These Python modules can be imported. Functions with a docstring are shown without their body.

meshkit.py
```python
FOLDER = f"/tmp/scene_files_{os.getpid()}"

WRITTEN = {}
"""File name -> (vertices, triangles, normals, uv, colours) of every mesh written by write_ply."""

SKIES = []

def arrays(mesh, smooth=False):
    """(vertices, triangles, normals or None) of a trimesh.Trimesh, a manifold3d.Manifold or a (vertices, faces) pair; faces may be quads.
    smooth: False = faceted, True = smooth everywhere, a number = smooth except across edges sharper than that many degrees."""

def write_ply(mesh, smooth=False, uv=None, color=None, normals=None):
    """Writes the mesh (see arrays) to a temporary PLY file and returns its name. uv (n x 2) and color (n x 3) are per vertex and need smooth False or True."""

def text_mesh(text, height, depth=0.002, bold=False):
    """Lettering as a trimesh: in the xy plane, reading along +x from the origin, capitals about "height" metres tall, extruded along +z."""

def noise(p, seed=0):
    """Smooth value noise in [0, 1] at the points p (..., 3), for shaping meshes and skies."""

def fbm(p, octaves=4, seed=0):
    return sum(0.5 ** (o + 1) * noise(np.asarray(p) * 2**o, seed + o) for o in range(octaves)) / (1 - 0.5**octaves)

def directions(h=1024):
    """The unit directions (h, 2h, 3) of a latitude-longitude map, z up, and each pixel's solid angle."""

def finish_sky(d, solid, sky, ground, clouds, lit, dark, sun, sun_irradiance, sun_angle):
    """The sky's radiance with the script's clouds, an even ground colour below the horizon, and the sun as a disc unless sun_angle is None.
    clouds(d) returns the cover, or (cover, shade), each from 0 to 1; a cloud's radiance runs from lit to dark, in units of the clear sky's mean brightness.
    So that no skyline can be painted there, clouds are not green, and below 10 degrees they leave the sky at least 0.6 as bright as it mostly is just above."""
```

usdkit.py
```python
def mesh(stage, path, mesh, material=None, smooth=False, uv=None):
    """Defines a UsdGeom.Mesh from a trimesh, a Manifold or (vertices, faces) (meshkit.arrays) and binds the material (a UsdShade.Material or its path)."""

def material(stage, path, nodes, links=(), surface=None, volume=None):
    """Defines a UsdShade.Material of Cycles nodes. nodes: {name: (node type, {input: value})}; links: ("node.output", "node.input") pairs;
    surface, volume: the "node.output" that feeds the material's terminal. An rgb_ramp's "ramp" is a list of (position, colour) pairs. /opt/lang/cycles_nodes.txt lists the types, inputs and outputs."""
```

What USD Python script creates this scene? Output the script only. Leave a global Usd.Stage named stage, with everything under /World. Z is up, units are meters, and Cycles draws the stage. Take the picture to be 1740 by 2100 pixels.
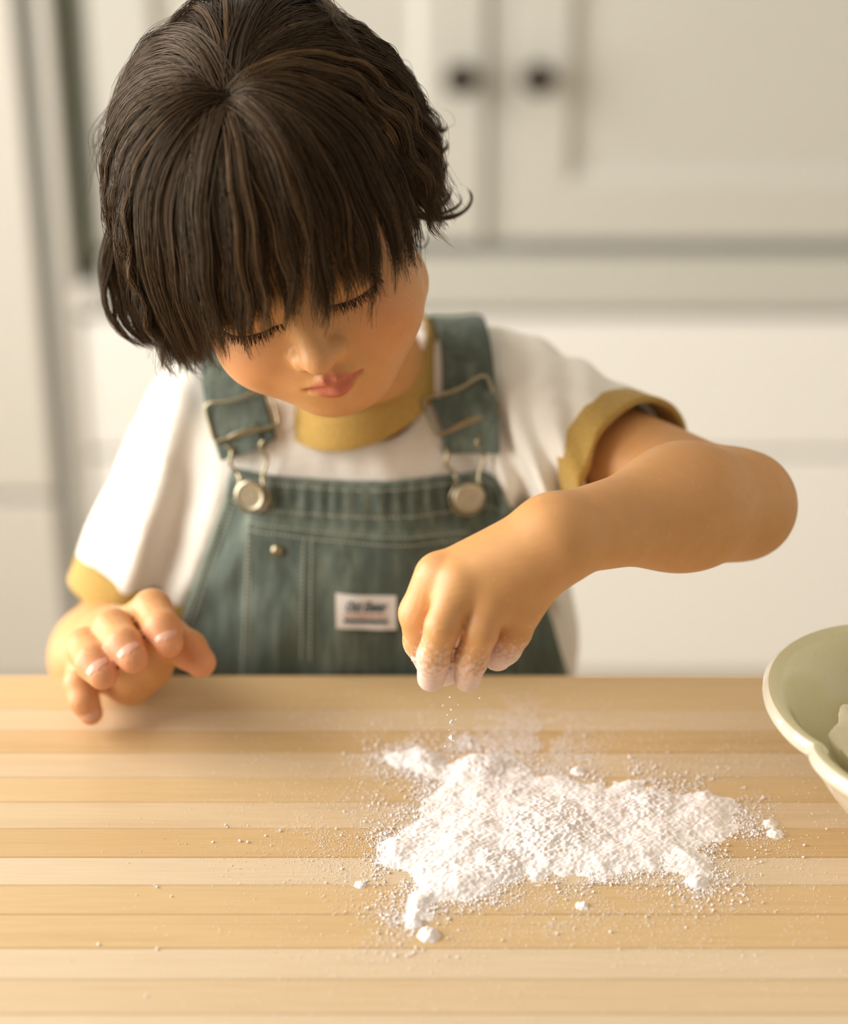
import math, random
import numpy as np
import trimesh
from pxr import Usd, UsdGeom, UsdLux, UsdShade, Sdf, Gf, Vt
from scipy.spatial import cKDTree
from shapely.geometry import Polygon, Point
import shapely
import usdkit, meshkit

rng = np.random.default_rng(7)
random.seed(7)
stage = Usd.Stage.CreateInMemory()
UsdGeom.SetStageUpAxis(stage, UsdGeom.Tokens.z)
UsdGeom.SetStageMetersPerUnit(stage, 1.0)
UsdGeom.Xform.Define(stage, '/World')
UsdGeom.Scope.Define(stage, '/World/Looks')

# ------------------------------------------------------------------ camera, light, exposure
FPX, PITCH, TZ = 4000.0, math.radians(25), 0.92          # focal length in pixels of a 1740 wide frame; table height
ZC = TZ + 0.55
EXPOSURE = -1.60
cp, sp = math.cos(PITCH), math.sin(PITCH)
CR, CU, CF, CC = np.array([1., 0, 0]), np.array([0, sp, cp]), np.array([0, cp, -sp]), np.array([0, 0, ZC])
cam = UsdGeom.Camera.Define(stage, '/World/camera')
cam.AddTransformOp().Set(Gf.Matrix4d(1, 0, 0, 0, 0, sp, cp, 0, 0, -cp, sp, 0, 0, 0, ZC, 1))
cam.CreateHorizontalApertureAttr(56.0)
cam.CreateVerticalApertureAttr(56.0 * 2100 / 1740)
cam.CreateFocalLengthAttr(56.0 * FPX / 1740)
cam.CreateFStopAttr(5.2)
cam.CreateFocusDistanceAttr(0.945)
cam.CreateClippingRangeAttr(Gf.Vec2f(0.05, 50))
cam.CreateExposureAttr(EXPOSURE)

def light(name, loc, target, w, h, color, inten):
    l = UsdLux.RectLight.Define(stage, '/World/' + name)
    l.CreateWidthAttr(w); l.CreateHeightAttr(h); l.CreateColorAttr(Gf.Vec3f(*color)); l.CreateIntensityAttr(inten)
    d = np.array(target, float) - loc; d /= np.linalg.norm(d)
    up = np.array([0, 0, 1.]); r = np.cross(d, up); r /= np.linalg.norm(r); u = np.cross(r, d)
    l.AddTransformOp().Set(Gf.Matrix4d(*r, 0, *u, 0, *(-d), 0, *map(float, loc), 1))
    return l

light('daylight_through_side_windows', (-1.78, 1.00, 1.35), (0.0, 1.0, 0.95), 1.9, 1.9, (1.0, 0.975, 0.93), 34)
dome = UsdLux.DomeLight.Define(stage, '/World/sky')
dome.CreateColorAttr(Gf.Vec3f(1.0, 0.98, 0.945)); dome.CreateIntensityAttr(0.30)

# ------------------------------------------------------------------ helpers
def at(u, v, d):
    """the point of the place seen at pixel (u, v), d metres in front of the lens"""
    return CC + d * ((u - 870) / FPX * CR + (1050 - v) / FPX * CU + CF)

def on_z(u, v, z):
    r = at(u, v, 1.0) - CC
    return CC + r * ((z - ZC) / r[2])

def on_y(u, v, y):
    r = at(u, v, 1.0) - CC
    return CC + r * (y / r[1])

USED = {}
def path_for(name, parent=None):
    base = (str(parent.GetPath()) if parent is not None else '/World') + '/' + name
    n = USED.get(base, 0); USED[base] = n + 1
    return base if n == 0 else f'{base}_{n:03d}'

def tag(p, label=None, cat=None, group=None, kind=None):
    for k, v in (('label', label), ('category', cat), ('group', group), ('kind', kind)):
        if v: p.SetCustomDataByKey(k, v)
    return p

def xf(name, label=None, cat=None, loc=(0, 0, 0), group=None, kind=None, parent=None):
    x = UsdGeom.Xform.Define(stage, path_for(name, parent))
    if any(loc): x.AddTranslateOp().Set(Gf.Vec3d(*map(float, loc)))
    return tag(x.GetPrim(), label, cat, group, kind)

def obj(name, mesh, mat, parent=None, smooth=30, label=None, cat=None, group=None, kind=None, attrs=None):
    m = usdkit.mesh(stage, path_for(name, parent), mesh, mat, smooth)
    for k, a in (attrs or {}).items():
        a = np.asarray(a, np.float32)
        T = Sdf.ValueTypeNames.Color3fArray if a.ndim == 2 else Sdf.ValueTypeNames.FloatArray
        UsdGeom.PrimvarsAPI(m).CreatePrimvar(k, T, 'vertex').Set(Vt.Vec3fArray.FromNumpy(a) if a.ndim == 2 else Vt.FloatArray.FromNumpy(a))
    return tag(m.GetPrim(), label, cat, group, kind)

def curves(name, strands, width, mat, parent=None, tone=None, label=None, kind=None):
    c = UsdGeom.BasisCurves.Define(stage, path_for(name, parent))
    c.CreateTypeAttr('linear')
    c.CreateCurveVertexCountsAttr(Vt.IntArray.FromNumpy(np.array([len(s) for s in strands], np.int32)))
    c.CreatePointsAttr(Vt.Vec3fArray.FromNumpy(np.concatenate(strands).astype(np.float32)))
    w = np.concatenate([np.interp(np.linspace(0, 1, len(s)), [0, .12, .6, 1], [.75, 1, 1, .3]) * width for s in strands])
    c.CreateWidthsAttr(Vt.FloatArray.FromNumpy(w.astype(np.float32))); c.SetWidthsInterpolation('vertex')
    if tone is not None:
        UsdGeom.PrimvarsAPI(c).CreatePrimvar('tone', Sdf.ValueTypeNames.FloatArray, 'vertex').Set(
            Vt.FloatArray.FromNumpy(np.repeat(tone, [len(s) for s in strands]).astype(np.float32)))
    UsdShade.MaterialBindingAPI.Apply(c.GetPrim()).Bind(mat)
    return tag(c.GetPrim(), label, kind=kind)

def box(x0, x1, y0, y1, z0, z1, b=0.0):
    """a box with chamfered edges"""
    lo, hi = np.minimum([x0, y0, z0], [x1, y1, z1]), np.maximum([x0, y0, z0], [x1, y1, z1])
    if b <= 0:
        m = trimesh.creation.box(hi - lo); m.apply_translation((lo + hi) / 2); return m
    pts = []
    for k in range(3):
        e = np.full(3, b); e[k] = 0
        l, h = lo + e, hi - e
        pts += [[a, c, d] for a in (l[0], h[0]) for c in (l[1], h[1]) for d in (l[2], h[2])]
    return trimesh.convex.convex_hull(np.array(pts))

def lathe(profile, n=48):
    m = trimesh.creation.revolve(np.array(profile), sections=n); return m

def oriented(m, origin, zaxis, xhint=(1, 0, 0)):
    z = np.array(zaxis, float); z /= np.linalg.norm(z)
    x = np.array(xhint, float); x -= z * (x @ z); x /= np.linalg.norm(x)
    T = np.eye(4); T[:3, 0], T[:3, 1], T[:3, 2], T[:3, 3] = x, np.cross(z, x), z, origin
    m = m.copy(); m.apply_transform(T); return m

def spline(pts, n, closed=False):
    from scipy.interpolate import CubicSpline
    p = np.array(pts, float)
    if closed: p = np.vstack([p, p[:1]])
    t = np.r_[0, np.cumsum(np.linalg.norm(np.diff(p, axis=0), axis=1))]
    return CubicSpline(t, p, bc_type='periodic' if closed else 'not-a-knot')(np.linspace(0, t[-1], n, endpoint=not closed))

def tube(pts, r, sides=8, closed=False):
    p = np.array(pts, float); n = len(p)
    t = (np.roll(p, -1, 0) - np.roll(p, 1, 0)) if closed else np.gradient(p, axis=0)
    t /= np.linalg.norm(t, axis=1, keepdims=True)
    u = np.cross(t[0], [0.3, 0.9, 0.31]); u /= np.linalg.norm(u)
    rings = []
    r = np.broadcast_to(r, n)
    for i in range(n):
        u = u - t[i] * (u @ t[i]); u /= np.linalg.norm(u); w = np.cross(t[i], u)
        a = np.arange(sides) * 2 * np.pi / sides
        rings.append(p[i] + r[i] * (np.cos(a)[:, None] * u + np.sin(a)[:, None] * w))
    v = np.concatenate(rings); f = []
    for i in range(n if closed else n - 1):
        a, b = i * sides, ((i + 1) % n) * sides
        for k in range(sides):
            l = (k + 1) % sides; f += [[a + k, a + l, b + l], [a + k, b + l, b + k]]
    if not closed:
        v = np.vstack([v, p[0], p[-1]]); e = (n - 1) * sides
        for k in range(sides):
            l = (k + 1) % sides; f += [[n * sides, l, k], [n * sides + 1, e + k, e + l]]
    m = trimesh.Trimesh(v, np.array(f), process=False); m.fix_normals(); return m

join = trimesh.util.concatenate

# signed distance modelling: the figure and the clothes are each one continuous surface
def ln(p): return np.sqrt(np.einsum('ij,ij->i', p, p))
def ball(p, c, r): return ln(p - np.asarray(c)) - r
def cone(p, a, b, ra, rb):
    a, b = np.asarray(a, float), np.asarray(b, float); d = b - a
    t = np.clip((p - a) @ d / (d @ d), 0, 1)
    return ln(p - a - t[:, None] * d) - (ra + t * (rb - ra))
def ell(p, c, r):
    q = p - np.asarray(c); r = np.asarray(r, float)
    k0, k1 = ln(q / r), ln(q / r**2)
    return k0 * (k0 - 1) / np.maximum(k1, 1e-9)
def smin(a, b, k):
    h = np.clip(0.5 + 0.5 * (b - a) / k, 0, 1)
    return b + (a - b) * h - k * h * (1 - h)
def smax(a, b, k): return -smin(-a, -b, k)
def chain(p, pts, rad, k=0.004):
    d = None
    for i in range(len(pts) - 1):
        e = cone(p, pts[i], pts[i + 1], rad[i], rad[i + 1]); d = e if d is None else smin(d, e, k)
    return d

def surface(f, lo, hi, h, B=8, slack=1.35):
    """naive surface nets of f <= 0 over the blocks near the surface"""
    lo = np.asarray(lo, float); n = np.ceil((np.asarray(hi) - lo) / (h * B)).astype(int)
    idx = np.stack(np.meshgrid(*[np.arange(k) for k in n], indexing='ij'), -1).reshape(-1, 3)
    d = f(lo + (idx + 0.5) * h * B)
    idx = idx[np.abs(d) < slack * h * B * 0.87 + 0.002]
    loc = np.stack(np.meshgrid(*[np.arange(B)] * 3, indexing='ij'), -1).reshape(-1, 3)
    cells = (idx[:, None] * B + loc[None]).reshape(-1, 3)
    S = np.array(n) * B + 2
    key = lambda c: (c[:, 0].astype(np.int64) * S[1] + c[:, 1]) * S[2] + c[:, 2]
    corner = np.stack(np.meshgrid([0, 1], [0, 1], [0, 1], indexing='ij'), -1).reshape(-1, 3)
    ck = np.sort(key(cells))
    allk = np.unique(np.concatenate([key(cells + o) for o in corner]))
    pts = np.stack([allk // (S[1] * S[2]), allk // S[2] % S[1], allk % S[2]], 1)
    val = np.concatenate([f(lo + c * h) for c in np.array_split(pts, max(1, len(pts) // 200000))])
    cc = np.stack([ck // (S[1] * S[2]), ck // S[2] % S[1], ck % S[2]], 1)
    cv = np.stack([val[np.searchsorted(allk, key(cc + o))] for o in corner], 1)
    act = (cv.min(1) < 0) & (cv.max(1) >= 0)
    cc, cv, ak = cc[act], cv[act], ck[act]
    acc, cnt = np.zeros((len(cc), 3)), np.zeros(len(cc))
    for a in range(8):
        for b in range(a + 1, 8):
            if np.abs(corner[a] - corner[b]).sum() != 1: continue
            va, vb = cv[:, a], cv[:, b]; m = (va < 0) != (vb < 0)
            t = va[m] / (va[m] - vb[m])
            acc[m] += corner[a] + t[:, None] * (corner[b] - corner[a]); cnt[m] += 1
    v = lo + (cc + acc / cnt[:, None]) * h
    faces = []
    for ax in range(3):
        e = np.zeros(3, int); e[ax] = 1; b, c = np.eye(3, dtype=int)[(ax + 1) % 3], np.eye(3, dtype=int)[(ax + 2) % 3]
        v0 = cv[:, 0]; v1 = cv[:, [4, 2, 1][ax]]
        m = (v0 < 0) != (v1 < 0); q = []
        ok = np.ones(m.sum(), bool)
        for o in (0 * b, -b, -b - c, -c):
            kk = key(cc[m] + o); j = np.clip(np.searchsorted(ak, kk), 0, len(ak) - 1)
            ok &= ak[j] == kk; q.append(j)
        q = np.stack(q, 1)[ok]; flip = (v0[m] < 0)[ok]
        q[~flip] = q[~flip][:, ::-1]
        faces.append(q)
    q = np.concatenate(faces)
    return trimesh.Trimesh(v, np.concatenate([q[:, [0, 1, 2]], q[:, [0, 2, 3]]]), process=False)

def hit(f, o, d, tmax=0.4):
    """march rays o + t d onto f = 0"""
    o, d = np.atleast_2d(o).astype(float), np.atleast_2d(d).astype(float)
    d = d / ln(d)[:, None]; t = np.zeros(len(o))
    for _ in range(18): t += 0.9 * f(o + t[:, None] * d)
    return o + np.clip(t, 0, tmax)[:, None] * d

def grad(f, p, e=5e-4):
    g = np.stack([f(p + e * a) - f(p - e * a) for a in np.eye(3)], 1)
    return g / np.maximum(ln(g)[:, None], 1e-9)

fbm = meshkit.fbm
from scipy.ndimage import map_coordinates, zoom as ndzoom
LAT = ndzoom(np.random.default_rng(3).random((24, 24, 24)), 3, order=3, mode='grid-wrap', grid_mode=True).astype(np.float32)
LAT = (LAT - LAT.mean()) * .85
def nz(p, s, seed=0, o=3):
    """smooth value noise about 0, a few octaves (looked up in one lattice)"""
    p = np.asarray(p).T * (3.0 * s) + seed * 17.3
    return sum(map_coordinates(LAT, p * 2 ** i + 9.1 * i, order=1, mode='grid-wrap') * .5 ** i for i in range(o)) / 1.6
def near(p, c, r, f, pad=.03):
    """f near the ball (c, r); a lower bound elsewhere"""
    d = ln(p - np.asarray(c)) - r; m = d < pad
    if m.any(): d[m] = f(p[m])
    return d

# ------------------------------------------------------------------ materials
def material(name, nodes, links, surface='p.BSDF'):
    return usdkit.material(stage, '/World/Looks/' + name, nodes, links, surface)

def plain(name, color, rough=0.5, **kw):
    return material(name, {'p': ('principled_bsdf', dict(base_color=color, roughness=rough, **kw))}, [])

def mottled(name, c1, c2, scale, rough=0.5, bump=0.0, stretch=(1, 1, 1), detail=4, ramp=(0.3, 0.7), bdist=0.001, **kw):
    n = {'g': ('texture_coordinate', {}), 'm': ('mapping', {'scale': stretch}), 'n': ('noise_texture', {'scale': scale, 'detail': detail, 'roughness': 0.6}),
         'r': ('rgb_ramp', {'ramp': [(ramp[0], c1), (ramp[1], c2)]}), 'p': ('principled_bsdf', dict(roughness=rough, **kw))}
    l = [('g.object', 'm.vector'), ('m.vector', 'n.vector'), ('n.fac', 'r.fac'), ('r.color', 'p.base_color')]
    if bump:
        n['b'] = ('bump', {'strength': bump, 'distance': bdist}); l += [('n.fac', 'b.height'), ('b.normal', 'p.normal')]
    return material(name, n, l)

M = {}
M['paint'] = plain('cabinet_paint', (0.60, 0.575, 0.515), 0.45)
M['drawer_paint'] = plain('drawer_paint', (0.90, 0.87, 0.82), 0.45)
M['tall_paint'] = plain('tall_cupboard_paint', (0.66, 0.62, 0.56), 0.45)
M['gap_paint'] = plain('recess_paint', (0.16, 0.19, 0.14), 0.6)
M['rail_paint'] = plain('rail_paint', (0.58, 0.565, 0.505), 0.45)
M['strip'] = plain('grey_strip', (0.50, 0.54, 0.52), 0.5)
M['wall'] = plain('wall_paint', (0.74, 0.71, 0.65), 0.8)
M['floor'] = mottled('floor_wood', (0.52, 0.42, 0.30), (0.60, 0.50, 0.37), 8, 0.4, stretch=(1, 8, 1))
M['knob'] = plain('knob_bronze', (0.035, 0.022, 0.012), 0.35, metallic=0.4)

def wood(name, light_, dark, seed):
    return material(name, {
        'g': ('texture_coordinate', {}), 'm': ('mapping', {'scale': (1.6, 38, 38), 'location': (seed * 1.7, seed * 3.1, 0)}),
        'n': ('noise_texture', {'scale': 3.2, 'detail': 6, 'roughness': 0.62, 'distortion': 0.5}),
        'm2': ('mapping', {'scale': (9, 420, 420), 'location': (seed, 0, 0)}), 'n2': ('noise_texture', {'scale': 3, 'detail': 3}),
        'r': ('rgb_ramp', {'ramp': [(0.3, dark), (0.5, light_), (0.75, [0.5 * (a + b) for a, b in zip(light_, dark)])]}),
        'r2': ('rgb_ramp', {'ramp': [(0.3, (0.86, 0.82, 0.75)), (0.6, (1, 1, 1))]}),
        'x': ('mix_color', {'blend_type': 'multiply', 'fac': 0.5}),
        'p': ('principled_bsdf', {'roughness': 0.42, 'specular_ior_level': 0.4})},
        [('g.object', 'm.vector'), ('m.vector', 'n.vector'), ('n.fac', 'r.fac'), ('g.object', 'm2.vector'), ('m2.vector', 'n2.vector'), ('n2.fac', 'r2.fac'),
         ('r.color', 'x.a'), ('r2.color', 'x.b'), ('x.result', 'p.base_color')])
WOODS = [wood('wood_dark', (0.62, 0.425, 0.215), (0.56, 0.365, 0.17), 1), wood('wood_mid', (0.665, 0.475, 0.255), (0.61, 0.42, 0.21), 2),
         wood('wood_light', (0.68, 0.515, 0.325), (0.635, 0.465, 0.28), 3), wood('wood_pale', (0.71, 0.56, 0.385), (0.67, 0.515, 0.335), 4)]
M['wood'] = WOODS[1]

# skin: colour per vertex (lips, cheeks, nails) and a dusting of flour on the fingers
M['skin'] = material('skin', {
    'a': ('attribute', {'attribute': 'tint'}), 'd': ('attribute', {'attribute': 'dust'}),
    'g': ('texture_coordinate', {}), 'n': ('noise_texture', {'scale': 420, 'detail': 5, 'roughness': 0.7}), 'n2': ('noise_texture', {'scale': 130, 'detail': 4}),
    'mu': ('math', {'math_type': 'multiply_add', 'value2': 2.6, 'value3': -1.3}), 'ad': ('math', {'math_type': 'add'}),
    'st': ('map_range', {'range_type': 'smoothstep', 'from_min': 0.25, 'from_max': 0.95, 'to_min': 0, 'to_max': 0.88, 'clamp': True}),
    'x': ('mix_color', {'blend_type': 'mix', 'b': (0.80, 0.62, 0.55)}),
    'v': ('rgb_ramp', {'ramp': [(0.3, (0.97, 0.95, 0.94)), (0.7, (1.02, 1.02, 1.02))]}), 'y': ('mix_color', {'blend_type': 'multiply', 'fac': 1.0}),
    'rg': ('map_range', {'from_min': 0, 'from_max': 1, 'to_min': 0.46, 'to_max': 0.9}),
    'b': ('bump', {'strength': 0.10, 'distance': 0.0004}),
    'p': ('principled_bsdf', {'specular_ior_level': 0.45})},
    [('g.object', 'n.vector'), ('g.object', 'n2.vector'), ('n.fac', 'mu.value1'), ('mu.value', 'ad.value1'), ('d.fac', 'ad.value2'), ('ad.value', 'st.value'),
     ('n2.fac', 'v.fac'), ('a.color', 'y.a'), ('v.color', 'y.b'), ('y.result', 'x.a'), ('st.result', 'x.fac'), ('x.result', 'p.base_color'),
     ('st.result', 'rg.value'), ('rg.result', 'p.roughness'), ('n.fac', 'b.height'), ('b.normal', 'p.normal')])
M['nail'] = plain('finger_nail', (0.70, 0.37, 0.26), 0.3, specular_ior_level=0.5)
M['hair'] = material('hair', {
    'a': ('attribute', {'attribute': 'tone'}), 'r': ('rgb_ramp', {'ramp': [(0, (0.022, 0.012, 0.006)), (0.6, (0.06, 0.033, 0.016)), (1, (0.19, 0.108, 0.050))]}),
    'p': ('principled_bsdf', {'roughness': 0.40, 'specular_ior_level': 0.42, 'specular_tint': (1, 0.74, 0.48)})},
    [('a.fac', 'r.fac'), ('r.color', 'p.base_color')])
M['hair_base'] = plain('hair_undercoat', (0.010, 0.006, 0.004), 0.9, specular_ior_level=0.1)
M['lash'] = plain('eyelash', (0.012, 0.008, 0.006), 0.5)
M['shirt'] = mottled('cotton_jersey', (0.80, 0.75, 0.67), (0.86, 0.81, 0.74), 900, 0.9, 0.15, sheen_weight=0.15)
M['rib'] = material('mustard_rib', {
    'g': ('texture_coordinate', {}), 'n': ('noise_texture', {'scale': 700, 'detail': 3}), 'r': ('rgb_ramp', {'ramp': [(0.3, (0.40, 0.245, 0.05)), (0.7, (0.52, 0.33, 0.085))]}),
    'b': ('bump', {'strength': 0.3, 'distance': 0.0008}), 'p': ('principled_bsdf', {'roughness': 0.9, 'sheen_weight': 0.15})},
    [('g.object', 'n.vector'), ('n.fac', 'r.fac'), ('r.color', 'p.base_color'), ('n.fac', 'b.height'), ('b.normal', 'p.normal')])
def denim(name, k):
    c = lambda *a: tuple(k * x for x in a)
    return material(name, {
        'g': ('texture_coordinate', {}),
        'm': ('mapping', {'scale': (170, 170, 14)}), 'n': ('noise_texture', {'scale': 1.0, 'detail': 4, 'roughness': 0.65}),
        'm2': ('mapping', {'scale': (26, 26, 9)}), 'n2': ('noise_texture', {'scale': 1.0, 'detail': 4, 'roughness': 0.6}),
        'm3': ('mapping', {'scale': (900, 900, 900)}), 'n3': ('noise_texture', {'scale': 1.0, 'detail': 2}),
        'w': ('attribute', {'attribute': 'worn'}),
        'r': ('rgb_ramp', {'ramp': [(0.28, c(0.033, 0.050, 0.040)), (0.5, c(0.088, 0.113, 0.088)), (0.72, c(0.22, 0.25, 0.20))]}),
        's': ('math', {'math_type': 'multiply_add', 'value2': 0.55, 'value3': -0.0}), 's2': ('math', {'math_type': 'multiply_add', 'value2': 0.45}),
        's3': ('math', {'math_type': 'add'}),
        'b': ('bump', {'strength': 0.35, 'distance': 0.0007}), 'p': ('principled_bsdf', {'roughness': 0.85, 'sheen_weight': 0.12})},
        [('g.object', 'm.vector'), ('m.vector', 'n.vector'), ('g.object', 'm2.vector'), ('m2.vector', 'n2.vector'), ('g.object', 'm3.vector'), ('m3.vector', 'n3.vector'),
         ('n.fac', 's.value1'), ('n2.fac', 's2.value1'), ('s.value', 's2.value3'), ('s2.value', 's3.value1'), ('w.fac', 's3.value2'), ('s3.value', 'r.fac'),
         ('r.color', 'p.base_color'), ('n3.fac', 'b.height'), ('b.normal', 'p.normal')])
M['denim'] = denim('denim', 1.0)
M['thread'] = plain('seam_thread', (0.40, 0.41, 0.33), 0.8)
M['metal'] = plain('nickel', (0.40, 0.34, 0.22), 0.30, metallic=1.0)
M['button'] = mottled('brass_button', (0.44, 0.39, 0.27), (0.56, 0.50, 0.38), 300, 0.38, 0.1, metallic=0.85)
M['label'] = plain('woven_label', (0.80, 0.74, 0.70), 0.8)
M['label_blue'] = plain('label_blue', (0.04, 0.085, 0.11), 0.8)
M['label_red'] = plain('label_red', (0.62, 0.26, 0.16), 0.8)
M['flour'] = plain('flour', (0.93, 0.87, 0.84), 0.95)
M['bowl_outer'] = plain('cream_glaze', (0.84, 0.75, 0.60), 0.16, coat_weight=0.6, coat_roughness=0.05)
M['bowl_inner'] = mottled('olive_cream_glaze', (0.76, 0.70, 0.40), (0.82, 0.76, 0.47), 260, 0.14, ramp=(0.25, 0.4), coat_weight=0.7, coat_roughness=0.04)
M['bowl_flour'] = mottled('bowl_flour', (0.82, 0.74, 0.52), (0.87, 0.80, 0.60), 120, 0.95)
M['shoe'] = plain('canvas_shoe', (0.25, 0.22, 0.18), 0.8)

# ------------------------------------------------------------------ the room
YB = 2.75                                   # back wall; the built-in cupboards stand in front of it
YF = 2.40                                   # their front plane
X0, X1, Y0 = -1.7, 2.2, -1.6
st = dict(kind='structure')
obj('floor', box(X0 - .1, X1 + .1, Y0, YB + .1, -0.1, 0), M['floor'], **st)
obj('wall_back', box(X0 - .1, X1 + .1, YB, YB + 0.1, 0, 2.6), M['wall'], **st)
obj('wall_right', box(X1, X1 + 0.1, Y0, YB, 0, 2.6), M['wall'], **st)
obj('ceiling', box(X0 - .1, X1 + .1, Y0, YB + .1, 2.6, 2.7), M['wall'], **st)
# left wall with two tall windows
wy = [(0.02, 0.94), (1.06, 1.98)]; wz = (0.32, 2.3)
parts = [box(X0 - .1, X0, Y0, wy[0][0], 0, 2.6), box(X0 - .1, X0, wy[0][1], wy[1][0], 0, 2.6), box(X0 - .1, X0, wy[1][1], YB, 0, 2.6)]
for a, b in wy: parts += [box(X0 - .1, X0, a, b, 0, wz[0]), box(X0 - .1, X0, a, b, wz[1], 2.6)]
obj('wall_left', join(parts), M['wall'], **st)
M['pane'] = material('window_pane', {'t': ('transparent_bsdf', {'color': (0.97, 0.98, 0.97)}), 'g': ('glossy_bsdf', {'roughness': 0.02, 'color': (1, 1, 1)}), 'f': ('fresnel', {'IOR': 1.45}), 'x': ('mix_closure', {})},
                    [('f.fac', 'x.fac'), ('t.BSDF', 'x.closure1'), ('g.BSDF', 'x.closure2')], 'x.closure')
for i, (a, b) in enumerate(wy):
    w = xf(f'window_{i + 1}', kind='structure'); t = .05; xa, xb = X0 - .075, X0 - .03
    obj('window_frame', join([box(xa, xb, a, b, wz[0], wz[0] + t), box(xa, xb, a, b, wz[1] - t, wz[1]), box(xa, xb, a, a + t, wz[0], wz[1]), box(xa, xb, b - t, b, wz[0], wz[1]),
                              box(xa, xb, (a + b) / 2 - .015, (a + b) / 2 + .015, wz[0], wz[1])]), M['drawer_paint'], w)
    obj('pane', box(X0 - .055, X0 - .050, a + t, b - t, wz[0] + t, wz[1] - t), M['pane'], w)

# ------------------------------------------------------------------ built-in cupboards behind the child
def Wx(u, v): return on_y(u, v, YF)[0]
def Wz(v): return on_y(870, v, YF)[2]
ZT = 2.3
def shaker(x0, x1, z0, z1, stile, rail, y=YF, deep=.012, bev=.012):
    """a framed door with a sunken panel, one mesh"""
    T = 0.022
    xs = [x0, x0 + stile, x0 + stile + bev, x1 - stile - bev, x1 - stile, x1]; zs = [z0, z0 + rail, z0 + rail + bev, z1 - rail - bev, z1 - rail, z1]
    v, f = [], []
    for i, z in enumerate(zs):
        for j, x in enumerate(xs):
            v.append([x, y + (deep if 2 <= i <= 3 and 2 <= j <= 3 else 0), z])
    for i in range(5):
        for j in range(5):
            a = i * 6 + j; f += [[a, a + 1, a + 7], [a, a + 7, a + 6]]
    front = trimesh.Trimesh(v, f, process=False)
    return join([front, box(x0, x1, y + .0125 + .0005, y + T, z0, z1), box(x0, x0 + .002, y, y + T, z0, z1), box(x1 - .002, x1, y, y + T, z0, z1), box(x0, x1, y, y + T, z0, z0 + .002), box(x0, x1, y, y + T, z1 - .002, z1)])

def knob(x, z, y=YF):
    m = lathe([(0.0001, 0.031), (.008, .030), (.014, .026), (.0155, .021), (.012, .016), (.006, .012), (.006, .003), (.009, .0), (.0001, 0)], 28)
    m.apply_scale(1.35); return oriented(m, (x, y, z), (0, -1, 0))

zb = Wz(497); xl, xm0, xm1 = Wx(172, 0), Wx(996, 250), Wx(1036, 250)
cab = xf('cupboard', 'large cream built-in cupboard behind the child, with two dark round knobs', 'cupboard', (0, 0, 0))
xr = Wx(1960, 250); xa0, xa1 = Wx(70, 0), Wx(103, 0)
obj('body', join([box(xl - .012, xr + .02, YF + .03, YB - .01, zb - .02, ZT), box(xm0 - .02, xm1 + .02, YF + .008, YF + .03, zb, ZT)]), M['rail_paint'], cab)
for a, b, kx in ((xl, xm0, Wx(945, 152)), (xm1, xr, Wx(1103, 152))):
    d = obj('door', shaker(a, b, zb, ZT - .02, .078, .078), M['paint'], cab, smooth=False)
    obj('knob', knob(kx, Wz(152)), M['knob'], d, label='dark bronze round knob')
obj('shelf_rail', box(xl, xr + .02, YF - .004, YF + .03, Wz(634), Wz(524), .003), M['rail_paint'], cab, smooth=False)

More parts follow.
